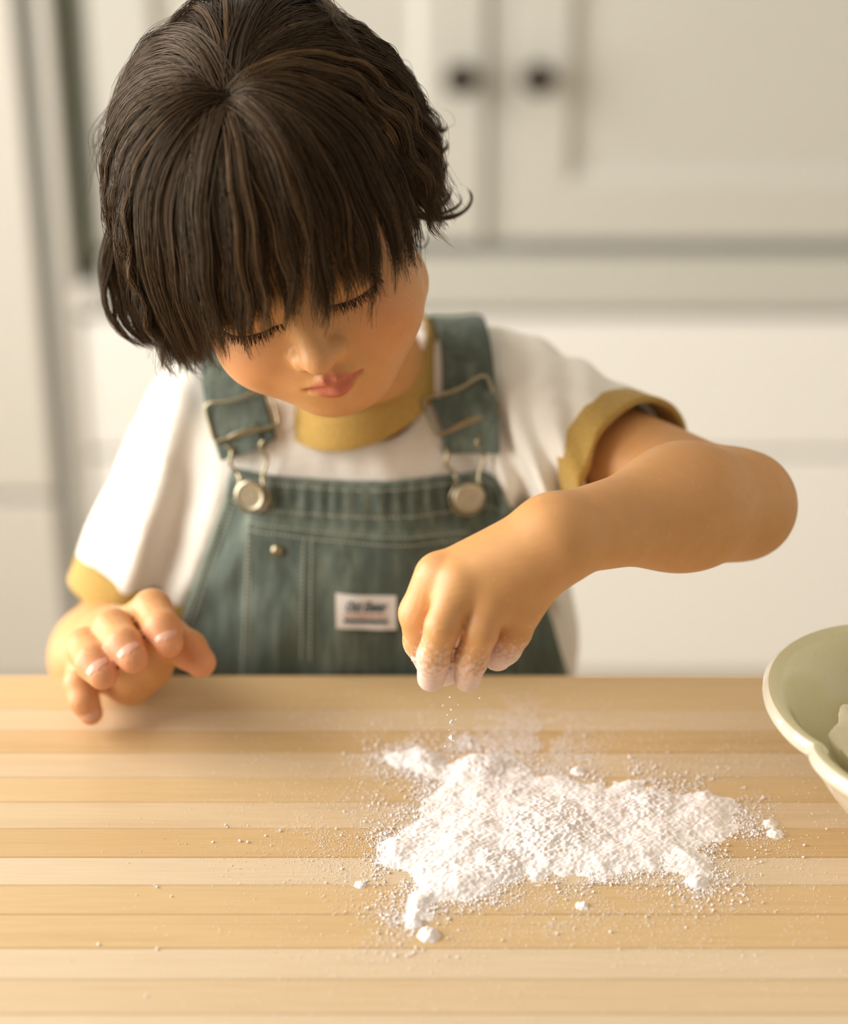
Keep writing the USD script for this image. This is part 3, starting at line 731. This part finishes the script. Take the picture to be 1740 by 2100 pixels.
def frame_at(u, v, tilt, lift, fn):
    """local frame on the cloth under pixel (u, v): origin, right, up, out"""
    o = on_cloth([bx(u, v)], 0, fn)[0]; n = grad(fn, o[None], .008)[0]; n = n + np.array([0, -.6, 0]); n /= np.linalg.norm(n)
    r = np.array([math.cos(tilt), 0, math.sin(tilt)]); r -= n * (n @ r); r /= np.linalg.norm(r)
    up = np.cross(n, r) * -1
    if up[2] < 0: up = -up
    return o + n * lift, r, up, n
def loc(fr, pts): o, r, u_, n = fr; return np.array([o + r * a + u_ * b + n * c for a, b, c in pts])
for (u, v, tl, u2, v2, bu, bv) in ((500, 868, .30, 514, 950, 521, 1021), (946, 850, .40, 952, 950, 957, 1031)):
    fr = frame_at(u, v, tl, .0082, lambda p: shirt_raw(p) - .0005)
    fold = box(-.0150, .0150, -.0185, .0085, -.0030, .0005, .001)                       # folded strap end through the buckle
    T = np.eye(4); T[:3, 0], T[:3, 1], T[:3, 2], T[:3, 3] = fr[1], fr[2], np.cross(fr[1], fr[2]), fr[0]
    fold.apply_transform(T); obj('strap_end', fold, M['denim'], ov, smooth=30)
    w, h = .0185, .0100
    rect = [(-w, -h, .0012), (-w * .5, -h, .0022), (w * .5, -h, .0022), (w, -h, .0012), (w + .001, -h * .4, .001), (w + .001, h * .4, .001), (w, h, .0012), (w * .5, h, .0022), (-w * .5, h, .0022), (-w, h, .0012), (-w - .001, h * .4, .001), (-w - .001, -h * .4, .001)]
    bars = [tube(spline(loc(fr, rect), 60, True), .00100, 8, True), tube(loc(fr, [(-w, -h - .0008, .002), (w, -h - .0008, .002)]), .0013, 8)]
    obj('buckle', join(bars), M['metal'], ov, smooth=True, label='silvery wire adjuster buckle')
    f2 = frame_at(u2, v2, tl * .6, .0065, lambda p: shirt_raw(p) - .0005)
    bo = on_cloth([bx(bu, bv)], 0, dung_sdf)[0]; fb = frame_at(bu, bv, .0, .0045, dung_sdf)
    lc = loc(f2, [(-.0115, .0085, .002), (-.0085, .0055, .002), (-.0108, -.001, .002), (-.0075, -.0085, .002)])
    rc = loc(f2, [(.0115, .0085, .002), (.0085, .0055, .002), (.0108, -.001, .002), (.0075, -.0085, .002)])
    bt = loc(fb, [(-.0070, .0060, .0), (-.0096, -.001, 0), (-.0066, -.0080, 0), (0, -.0104, .0), (.0066, -.0080, 0), (.0096, -.001, 0), (.0070, .0060, 0)])
    obj('hook', tube(spline(np.vstack([lc, bt, rc[::-1]]), 80), .00105, 8), M['metal'], ov, smooth=True, label='wire hook round the bib button')
    disc = lathe([(.0001, .0040), (.0050, .0042), (.0066, .0040), (.0076, .0046), (.0084, .0040), (.0086, .0030), (.0040, .0022), (.0035, -.004), (.0001, -.004)], 32)
    obj('button', oriented(disc, fb[0], fb[3]), M['button'], ov, smooth=40, label='round brass bib button')
riv = lathe([(.0001, .0026), (.0018, .0024), (.0030, .0016), (.0034, .0004), (.0030, -.001), (.0001, -.001)], 20)
fr = frame_at(567, 1143, 0, .0004, dung_sdf)
obj('rivet', oriented(riv, fr[0], fr[3]), M['metal'], ov, smooth=40, label='small metal pocket rivet')

# the woven label on the bib, with its lettering
def wrap(mesh, u0, v0, u1, v1, off):
    """lay a flat mesh (x, y in 0..1 across the label) on the bib"""
    m = mesh.copy(); V = np.array(m.vertices)
    uu = u0 + (u1 - u0) * V[:, 0]; vv = v1 + (v0 - v1) * V[:, 1] + .055 * (uu - u0)
    xz_ = np.array([bx(a, b) for a, b in zip(uu, vv)]); P = on_cloth(xz_, 0, lambda p: cover(p) - .0056)
    m.vertices = P + np.array([0, -1.0, 0]) * (off + V[:, 2])[:, None]; m.fix_normals(); return m
def grid(nx, ny):
    b = trimesh.creation.box((1, 1, .0008)); b.apply_translation((.5, .5, 0))
    for _ in range(3): b = b.subdivide()
    return b
lab = obj('label', wrap(grid(8, 8), 688, 1228, 813, 1308, .0012), M['label'], ov, smooth=False, label='white woven label with blue lettering')
def word(t, x, y, w, h, shear):
    m = meshkit.text_mesh(t, 1.0, .0003, bold=True); e = m.extents; b0 = m.bounds[0]
    V = np.array(m.vertices); V[:, 0] = (V[:, 0] - b0[0]) / e[0]; V[:, 1] = (V[:, 1] - b0[1]) / e[1]
    V[:, 0] = x + w * V[:, 0] + shear * V[:, 1]; V[:, 1] = y + h * V[:, 1]; m.vertices = V; return m
def strip(x0, x1, y0, y1):
    b = trimesh.creation.box((x1 - x0, y1 - y0, .0003)); b.apply_translation(((x0 + x1) / 2, (y0 + y1) / 2, .00015)); return b.subdivide().subdivide()
LB = (688, 1228, 813, 1308, .0019)
obj('lettering', join([wrap(word('Old', .15, .53, .25, .31, .05), *LB), wrap(word('Bear', .46, .53, .36, .31, .05), *LB)]), M['label_blue'], lab, smooth=False)
obj('lettering', join([wrap(strip(a, b, .385, .445), *LB) for a, b in ((.14, .24), (.27, .34), (.37, .52), (.55, .64), (.67, .78), (.80, .84))]), M['label_red'], lab, smooth=False, label='small red line on the label')
obj('stripe', wrap(strip(.13, .86, .20, .30), *LB), M['label_blue'], lab, smooth=False, label='dark blue bar on the label')

# shoes and the stool the child stands on, behind the table
for sx in (-1, 1):
    c = np.array([-.03 + sx * .065, 1.05, .345])
    sh = surface(lambda p: np.maximum(smin(ell(p, c + [0, -.045, -.035], (.036, .075, .035)), ell(p, c + [0, .01, -.02], (.034, .042, .05)), .02), .285 - p[:, 2]), c - .14, c + .14, .004)
    obj('shoe', sh, M['shoe'], child, smooth=True)
sto = xf('step_stool', 'low wooden step stool under the child behind the table', 'stool')
obj('seat', box(-.23, .17, .985, 1.20, .26, .285, .004), M['wood'], sto, smooth=False)
for x in (-.21, .12):
    for y in (1.0, 1.155): obj('leg', box(x, x + .03, y, y + .03, 0, .26, .003), M['wood'], sto, smooth=False)

# ------------------------------------------------------------------ hair: locks of strands combed from the whorl
SC, SR = np.array([0, .0265, -.006]), np.array([.0645, .0625, .083])
def skull(p): return ell(to_head(p), SC, SR + .012)
def unit(a): return a / np.linalg.norm(a)
wq = to_head(hit(skull, CC + .8 * (at(452, 178, 1) - CC), (at(452, 178, 1) - CC)[None])[0])
W = unit((wq - SC) / SR)
GRAV = HM.T @ np.array([0, 0, -1.0])
AZ = [-180, -140, -110, -85, -65, -48, -30, -12, 0, 14, 30, 48, 66, 90, 115, 145, 180]
YE = [-.068, -.068, -.065, -.060, -.046, -.024, -.008, -.003, -.004, -.006, -.008, -.010, -.014, -.020, -.036, -.056, -.068]     # where the hair ends
YH = [-.058, -.050, -.030, .004, .030, .046, .056, .060, .062, .060, .056, .046, .030, .004, -.030, -.050, -.058]      # where it grows from
def az_of(q): return math.degrees(math.atan2(q[0], q[2]))
HL = []                                                  # locks: (centre line in head space, normals, sideways, spread at root and tip, strands, tone)
rl = np.random.default_rng(21)
roots = []
while len(roots) < 590:
    n0 = unit(rl.normal(size=3)) if len(roots) > 130 else unit(W + rl.normal(0, .055 if len(roots) < 60 else .16, 3)); q = SC + n0 * SR
    if q[1] > np.interp(az_of(q), AZ, YH): roots.append(q)
# every lock leaves the whorl along the scalp and then hangs under its own weight, resting on the head
STEP, NL = .0034, len(roots)
def rest(q): return np.minimum(ell(q, SC, SR), smin(ell(q, (0, -.012, .036), (.0500, .064, .046)), ell(q, (0, .02, 0), (.065, .056, .072)), .02))
def rest_n(q): 
    g_ = np.stack([rest(q + 1e-3 * a) - rest(q - 1e-3 * a) for a in np.eye(3)], 1); return g_ / ln(g_)[:, None]
P_ = np.array(roots); nn_ = rest_n(P_); Wp = SC + W * SR
aw = P_ - Wp; aw = aw - nn_ * np.einsum('ij,ij->i', aw, nn_)[:, None]; aw /= ln(aw)[:, None]
swl = rl.normal(.10, .10, NL); D_ = aw + np.cross(nn_, aw) * swl[:, None]
hgt = .0085 + .0065 * rl.random(NL); jit = rl.normal(0, .0050, NL); grav = rl.uniform(.060, .095, NL)
track, alive, nst = [P_.copy()], np.ones(NL, bool), np.full(NL, 1)
for i in range(75):
    nn_ = rest_n(P_)
    tn_ = D_ - nn_ * np.minimum(0, np.einsum('ij,ij->i', D_, nn_))[:, None]          # do not push into the head
    # follow the round of the skull near the root, let go of it further along
    foll = np.exp(-i * STEP / .075); curv = np.einsum('ij,ij->i', D_, nn_)
    D_ = tn_ - nn_ * (np.maximum(curv, 0) * foll)[:, None] + GRAV * grav[:, None]; D_ /= ln(D_)[:, None]
    P_ = P_ + D_ * STEP
    lift = .0030 + hgt * (1 - np.exp(-(i + 1) * STEP / .035)); d_ = rest(P_)
    P_ = P_ + rest_n(P_) * (np.maximum(lift - d_, 0) - np.maximum(d_ - lift - .001, 0) * .65 * foll)[:, None]
    P_[~alive] = track[-1][~alive]
    nst[alive] += 1; track.append(P_.copy())
    azs = np.degrees(np.arctan2(P_[:, 0], P_[:, 2])); alive &= P_[:, 1] > np.interp(azs, AZ, YE) + jit
track = np.stack(track, 1)
for li in range(NL):
    pos = track[li, :nst[li]]
    if len(pos) < 8: continue
    s = np.r_[0, np.cumsum(ln(np.diff(pos, axis=0)))]; L = s[-1]; u = s / L
    for _ in range(2): pos = np.vstack([pos[:1], (pos[:-2] + 2 * pos[1:-1] + pos[2:]) / 4, pos[-1:]])
    nrm = rest_n(pos); tan = np.gradient(pos, axis=0); tan /= ln(tan)[:, None]; lat = np.cross(nrm, tan); lat /= np.maximum(ln(lat), 1e-6)[:, None]
    az = az_of(pos[-1]); side = abs(az) > 48
    A = (.0036 if side else .0020) * (.6 + .8 * rl.random()); lam = rl.uniform(.030, .050); fz = rl.uniform(0, 6.28)
    pos = pos + lat * (A * u ** 1.5 * np.sin(2 * math.pi * s / lam + fz))[:, None]
    if side:
        pos = pos + nrm * (rl.uniform(.000, .008) * u ** 4)[:, None] + nrm * (.0036 * u ** 1.3 * np.sin(2 * math.pi * s / (lam * .8) + fz * 2))[:, None]
    HL.append((pos, nrm, lat, *((.0058, .0022, 48) if side else (.0058, .0024, 48)), np.clip(rl.normal(.22, .20), 0, 1)))
    if li % 6 == 0: HL.append((pos + nrm * .0022, nrm, lat, .0019, .0009, 12, rl.uniform(.75, 1)))
# single flicks and curls seen against the cupboard
def flick(px, d, n=26, spread=.0030, tone=.3, tip=.0007):
    d = np.interp(np.linspace(0, 1, len(px)), [0, 1], d)
    p = to_head(spline([at(u, v, dd) for (u, v), dd in zip(px, d)], 26)); t = np.gradient(p, axis=0); t /= np.linalg.norm(t, axis=1, keepdims=True)
    nrm = np.cross(t, HM.T @ CF); nrm /= np.linalg.norm(nrm, axis=1, keepdims=True); lat = np.cross(t, nrm)
    HL.append((p, nrm, lat, spread, tip, n, tone))
flick([(745, 395), (800, 428), (850, 441), (905, 447), (950, 434), (968, 407), (957, 386)], (.985, 1.02), 70, .0042, .25)
flick([(740, 380), (800, 420), (860, 440), (915, 436), (945, 415), (938, 396)], (.985, 1.02), 40, .004, .25)
flick([(800, 360), (850, 405), (885, 425), (912, 415), (925, 392), (915, 380)], (1.0, 1.03), 34, .003, .3)
flick([(815, 430), (838, 468), (848, 497), (866, 508), (879, 490), (868, 470)], (1.01, 1.02), 12, .0008, .35, .0004)
flick([(330, 640), (370, 662), (393, 680), (393, 700), (378, 718), (356, 722)], (.99, .985), 14, .0010, .5, .0005)
for q_ in range(30):
    b_ = rl.uniform(0, 130); a_, c_, k_ = rl.normal(0, 5), rl.normal(0, 12), rl.uniform(-1, 1) * 9
    flick([(305 + b_ + a_, 280 + c_), (262 + b_ + a_, 370 + c_), (232 + b_ * .95 + a_, 460 + c_), (212 + b_ * .95 + a_ + k_, 545 + c_), (214 + b_ * .95 + a_ - k_, 610 + c_), (232 + b_ * .9 + a_ + k_, 660 + c_ * .6), (268 + b_ * .75 + a_, 697 + c_ * .5), (304 + b_ * .62, 712 + c_ * .4)], (.985 + .00010 * b_, .995), 46, .0050, rl.uniform(.15, .75), .0020)
flick([(680, 90), (760, 150), (805, 180), (838, 193), (853, 176)], (1.0, 1.02), 40, .0045, .3)
flick([(700, 95), (770, 140), (805, 152), (828, 146), (826, 158)], (1.0, 1.03), 8, .001, .4)
flick([(790, 210), (850, 240), (890, 262), (912, 268), (913, 250)], (1.0, 1.03), 50, .005, .3)
flick([(800, 270), (860, 300), (895, 312), (916, 302), (910, 286)], (1.0, 1.03), 50, .005, .3)
flick([(790, 300), (850, 340), (890, 356), (914, 345), (916, 330)], (.99, 1.02), 50, .005, .3)
strands, tones = [], []
for pos, nrm, lat, s0, s1, m, tn in HL:
    u = np.linspace(0, 1, len(pos)); k_ = np.linspace(0, len(pos) - 1, min(14, len(pos)))
    wd = s0 + (s1 - s0) * u ** .8
    ab = rl.normal(0, .55, (m, 2)); fq = rl.uniform(4, 12, m); ph_ = rl.uniform(0, 6.28, m); fly = (rl.random(m) < .05) * 1.0
    la = wd * ab[:, :1] + .00045 * np.sin(u * fq[:, None] + ph_[:, None]) + (fly * rl.normal(0, .004, m))[:, None] * u ** 2
    no = wd * ab[:, 1:] * .55 + (fly * np.abs(rl.normal(0, .0035, m)))[:, None] * u ** 2
    c = pos + lat * la[..., None] + nrm * no[..., None]
    idx = k_ * rl.uniform(.82, 1.0, (m, 1)); i0 = np.clip(idx.astype(int), 0, len(pos) - 2); f_ = (idx - i0)[..., None]; r_ = np.arange(m)[:, None]
    strands += list(HO + (c[r_, i0] * (1 - f_) + c[r_, i0 + 1] * f_) @ HM.T); tones += list(np.clip(tn + rl.normal(0, .12, m), 0, 1))
curves('hair', strands, .00030, M['hair'], child, np.array(tones), label='tousled dark brown hair with brow-length fringe')
# the undercoat next to the scalp
def cap(p):
    q_ = to_head(p); y = np.interp(np.degrees(np.arctan2(q_[:, 0], q_[:, 2])), AZ, YH)
    return smax(ell(q_, SC, SR + .0030), y - q_[:, 1], .003)
obj('hair_undercoat', surface(cap, HO - .14, HO + .15, .0032), M['hair_base'], child, smooth=True, label='dark close hair next to the scalp')

# ------------------------------------------------------------------ flour on the table
FP = [(802, 1545), (850, 1530), (885, 1545), (905, 1582), (955, 1530), (1010, 1548), (1060, 1580), (1130, 1590), (1190, 1600), (1240, 1612), (1290, 1590), (1325, 1600), (1345, 1625), (1400, 1635), (1455, 1625), (1500, 1650),
      (1535, 1705), (1510, 1735), (1440, 1745), (1460, 1800), (1440, 1832), (1415, 1800), (1370, 1770), (1290, 1785), (1240, 1810), (1180, 1795), (1100, 1815), (1040, 1800), (960, 1850), (900, 1852), (868, 1885), (842, 1905), (822, 1880), (850, 1835), (832, 1800), (745, 1768), (775, 1735), (825, 1690), (835, 1650), (900, 1610), (850, 1585), (812, 1570)]
FW = np.array([on_z(u, v, TZ)[:2] for u, v in FP])
flour = xf('flour_heap', 'loose white flour scattered in a low uneven heap on the table', 'flour', kind='stuff')
x0, y0 = FW.min(0) - .03; x1, y1 = FW.max(0) + .03; h = .00055
gx, gy = np.arange(x0, x1, h), np.arange(y0, y1, h); GX, GY = np.meshgrid(gx, gy); flat = np.c_[GX.ravel(), GY.ravel()]
f3 = np.c_[flat, np.zeros(len(flat))]
sd = -sd_poly(flat + np.c_[nz(f3, 130, 1, 3), nz(f3, 130, 2, 3)] * .010, FW)
n1, n2, n3 = nz(f3, 45, 3, 2), nz(f3, 170, 4, 3), nz(f3, 800, 5, 2)
Z = np.clip(sd / .010, -1, 1) * .0016 + np.clip(sd, 0, .03) * .07 + np.clip(sd / .01 + .6, 0, 1) * (.0055 * n1 + .0022 * n2 + .0012 * n3) - .0002
for u, v, r, hh in ((868, 1560, .010, .004), (985, 1580, .016, .005), (1130, 1700, .035, .006), (1010, 1770, .018, .004), (1330, 1660, .02, .004), (880, 1918, .0055, .0035), (850, 1895, .004, .003), (1580, 1690, .004, .0018), (1590, 1710, .0045, .0018), (740, 1815, .003, .0015), (1430, 1810, .006, .003), (1195, 1858, .003, .0015), (1185, 1583, .004, .002)):
    c = on_z(u, v, TZ)[:2]; e = np.hypot(*(flat - c).T) + .004 * n2
    Z = np.maximum(Z, hh * (1 - (e / r) ** 2) + .003 * n2 + .0024 * n3)
Z = np.maximum(Z, -.0012)
keep = Z.reshape(GX.shape) > -.0009
iv = np.arange(len(flat)).reshape(GX.shape); cell = keep[:-1, :-1] | keep[1:, :-1] | keep[:-1, 1:] | keep[1:, 1:]
a, b, c, d = iv[:-1, :-1][cell], iv[:-1, 1:][cell], iv[1:, 1:][cell], iv[1:, :-1][cell]
hm = trimesh.Trimesh(np.c_[flat, TZ + Z], np.r_[np.c_[a, b, c], np.c_[a, c, d]], process=False); hm.remove_unreferenced_vertices()
obj('heap', hm, M['flour'], flour, smooth=True)
# grains: small angular crumbs, dense at the edges of the heap and thinning out over the table
oct_v = np.array([[1, 0, 0], [-1, 0, 0], [0, 1, 0], [0, -1, 0], [0, 0, 1], [0, 0, -1.]]); oct_f = np.array([[0, 2, 4], [2, 1, 4], [1, 3, 4], [3, 0, 4], [2, 0, 5], [1, 2, 5], [3, 1, 5], [0, 3, 5]])
def crumbs(c, r, g_):
    m = len(c); v = oct_v[None] * g_.uniform(.6, 1.2, (m, 6, 1)) * r[:, None, None]
    th = g_.uniform(0, 6.28, m); R_ = np.zeros((m, 3, 3)); R_[:, 0, 0] = np.cos(th); R_[:, 0, 1] = -np.sin(th); R_[:, 1, 0] = np.sin(th); R_[:, 1, 1] = np.cos(th); R_[:, 2, 2] = 1
    v = np.einsum('mij,mkj->mki', R_, v) + c[:, None]
    return trimesh.Trimesh(v.reshape(-1, 3), (oct_f[None] + 6 * np.arange(m)[:, None, None]).reshape(-1, 3), process=False)
gr = np.random.default_rng(5)
def ground(n, falloff, rmin, rmax, lump=0.0):
    xy = gr.uniform([x0 - .10, y0 - .05], [x1 + .05, y1 + .03], (n * 14, 2)); s_ = -sd_poly(xy, FW); q3 = np.c_[xy, np.zeros(len(xy))]
    pr = np.where(s_ > 0, .55, np.exp(s_ / falloff)) * np.clip(.5 + 2.6 * nz(q3, 60, 8, 2) + lump * nz(q3, 200, 4, 2), 0, 1)
    xy = xy[gr.random(len(xy)) < pr][:n]; r = gr.uniform(rmax ** -1.5, rmin ** -1.5, len(xy)) ** (-1 / 1.5)
    return np.c_[xy, TZ + r * .5], r
def veil(cs, n, rmin, rmax):
    out = []
    for u, v, su, sv, w in cs:
        uv = gr.normal([u, v], [su, sv], (int(n * w), 2)); out += [on_z(a_, b_, TZ) for a_, b_ in uv if b_ > 1400]
    c = np.array(out); k_ = nz(c * [1, 1, 0], 110, 3, 3) > -.10; c = c[k_]; r = gr.uniform(rmin, rmax, len(c)); c[:, 2] += r * .5; return c, r
sets = [ground(30000, .006, .00022, .0011), ground(16000, .022, .00014, .0005), ground(2600, .055, .00014, .0006),
        veil([(1080, 1500, 70, 45, 1.0), (1090, 1560, 90, 40, 1.3), (1000, 1560, 60, 30, .5), (1150, 1850, 170, 40, .8), (690, 1720, 70, 45, .30), (880, 1640, 60, 50, .7)], 5200, .00013, .00036)]
obj('grains', join([crumbs(c, r, gr) for c, r in sets]), M['flour'], flour, smooth=False)
sp = [(437, 1728, .0010), (463, 1693, .0009), (492, 1726, .0011), (508, 1728, .0012), (322, 1820, .0009), (352, 1839, .0008), (203, 1937, .0011), (323, 1947, .0011), (300, 2044, .0008), (735, 1812, .0013), (575, 1705, .0011), (545, 1715, .0008), (690, 1700, .001), (1340, 1620, .0012), (1550, 1760, .0008), (1590, 1870, .0007), (1030, 1930, .0008), (1252, 1912, .001), (1550, 1960, .0007)]
obj('stray_crumbs', crumbs(np.array([on_z(u, v, TZ) + [0, 0, r * .4] for u, v, r in sp]), np.array([r for *_, r in sp]), gr), M['flour'], flour, smooth=False)
fl = [(909, 1447, .0009), (925, 1455, .0008), (928, 1482, .0018), (926, 1512, .0019), (932, 1518, .0011), (914, 1531, .0009), (985, 1432, .0009), (918, 1466, .0005), (922, 1497, .0006), (936, 1476, .0005), (923, 1430, .0007), (940, 1445, .0004)]
pr_ = [(924, 1372, .0016), (921, 1385, .0014), (926, 1358, .0013), (850, 1352, .0016), (846, 1349, .0011), (985, 1368, .0013), (990, 1373, .0010)]
obj('falling_flour', crumbs(np.array([at(u, v, .955) for u, v, r in fl] + [at(u, v, .915) for u, v, r in pr_]), np.array([r for *_, r in fl + pr_]), gr), M['flour'],
    smooth=False, label='crumbs of flour falling from the pinching fingers', cat='flour', kind='stuff')

# ------------------------------------------------------------------ the bowl
BC = on_z(2016, 1468, TZ + .072); BR = .100
NOTCH = on_z(1640, 1535, TZ + .072) - BC; NA = math.atan2(NOTCH[1], NOTCH[0])
bowl = xf('bowl', 'cream glazed bowl with a wavy lobed rim at the right edge of the table', 'bowl', (BC[0], BC[1], TZ))
PROF_O = [(0.0, .004), (.034, .004), (.036, .0), (.042, .0), (.046, .005), (.062, .020), (.080, .042), (.092, .060), (.098, .067), (.105, .0715), (.1095, .0755), (.1095, .0795), (.1068, .0815)]
PROF_I = [(.1068, .0815), (.1030, .0812), (.0985, .0775), (.0935, .0695), (.087, .058), (.077, .043), (.060, .022), (.040, .0115), (.0, .0095)]
def lobed(prof, n=220, m=46, flip=False):
    p = np.array(prof); t = np.r_[0, np.cumsum(np.hypot(*np.diff(p, axis=0).T))]
    from scipy.interpolate import PchipInterpolator
    pc = PchipInterpolator(t, p)(np.linspace(0, t[-1], m)); v = []
    for i in range(n):
        a = 2 * math.pi * i / n
        lob = abs(math.sin(2.0 * (a - NA))) ** .55
        for r, z in pc:
            w = np.clip((z - .030) / .045, 0, 1) ** 1.5
            z = z * .93; rr = r * (BR / .108) * (1 + w * (.14 * lob - .11)); zz = z + w * .004 * (lob - .6)
            v.append((rr * math.cos(a), rr * math.sin(a), zz))
    f = []
    for i in range(n):
        for j in range(m - 1):
            a, b = i * m + j, ((i + 1) % n) * m + j; f += [[a, b, b + 1], [a, b + 1, a + 1]] if not flip else [[a, b + 1, b], [a, a + 1, b + 1]]
    return trimesh.Trimesh(v, f, process=False)
obj('outer_wall', lobed(PROF_O), M['bowl_outer'], bowl, smooth=True, label='cream outside and rim')
obj('inner_wall', lobed(PROF_I), M['bowl_inner'], bowl, smooth=True, label='olive-cream speckled inside')
rr, aa = np.meshgrid(np.linspace(0, 1, 70), np.linspace(0, 2 * math.pi, 150)); fx, fy = rr * np.cos(aa), rr * np.sin(aa)
p3 = np.c_[(fx * .086).ravel(), (fy * .086).ravel(), np.zeros(fx.size)]
edge = .84 + 1.0 * nz(np.c_[np.cos(aa).ravel() * .1, np.sin(aa).ravel() * .1, np.zeros(fx.size)], 16, 4, 3)
zz_ = .0500 * np.clip((edge + .08 - rr.ravel()) / .16, 0, 1) ** .6 + .012 + .020 * nz(p3, 40, 6, 3) * (1 - rr.ravel() ** 6) + .010 * nz(p3, 90, 7, 3)
rs = np.minimum(.086, .036 + .72 * np.clip(zz_ - .005, 0, .1)); fm = np.c_[p3[:, 0] * rs / .086, p3[:, 1] * rs / .086, zz_]
idx = np.arange(fx.size).reshape(fx.shape); a, b, c, d = idx[:-1, :-1].ravel(), idx[:-1, 1:].ravel(), idx[1:, 1:].ravel(), idx[1:, :-1].ravel()
bm = trimesh.Trimesh(fm + [BC[0], BC[1], TZ], np.r_[np.c_[a, b, c], np.c_[a, c, d]], process=False)
obj('bowl_flour', bm, M['bowl_flour'], smooth=True, label='lumpy pale flour heaped inside the cream bowl', cat='flour', kind='stuff')
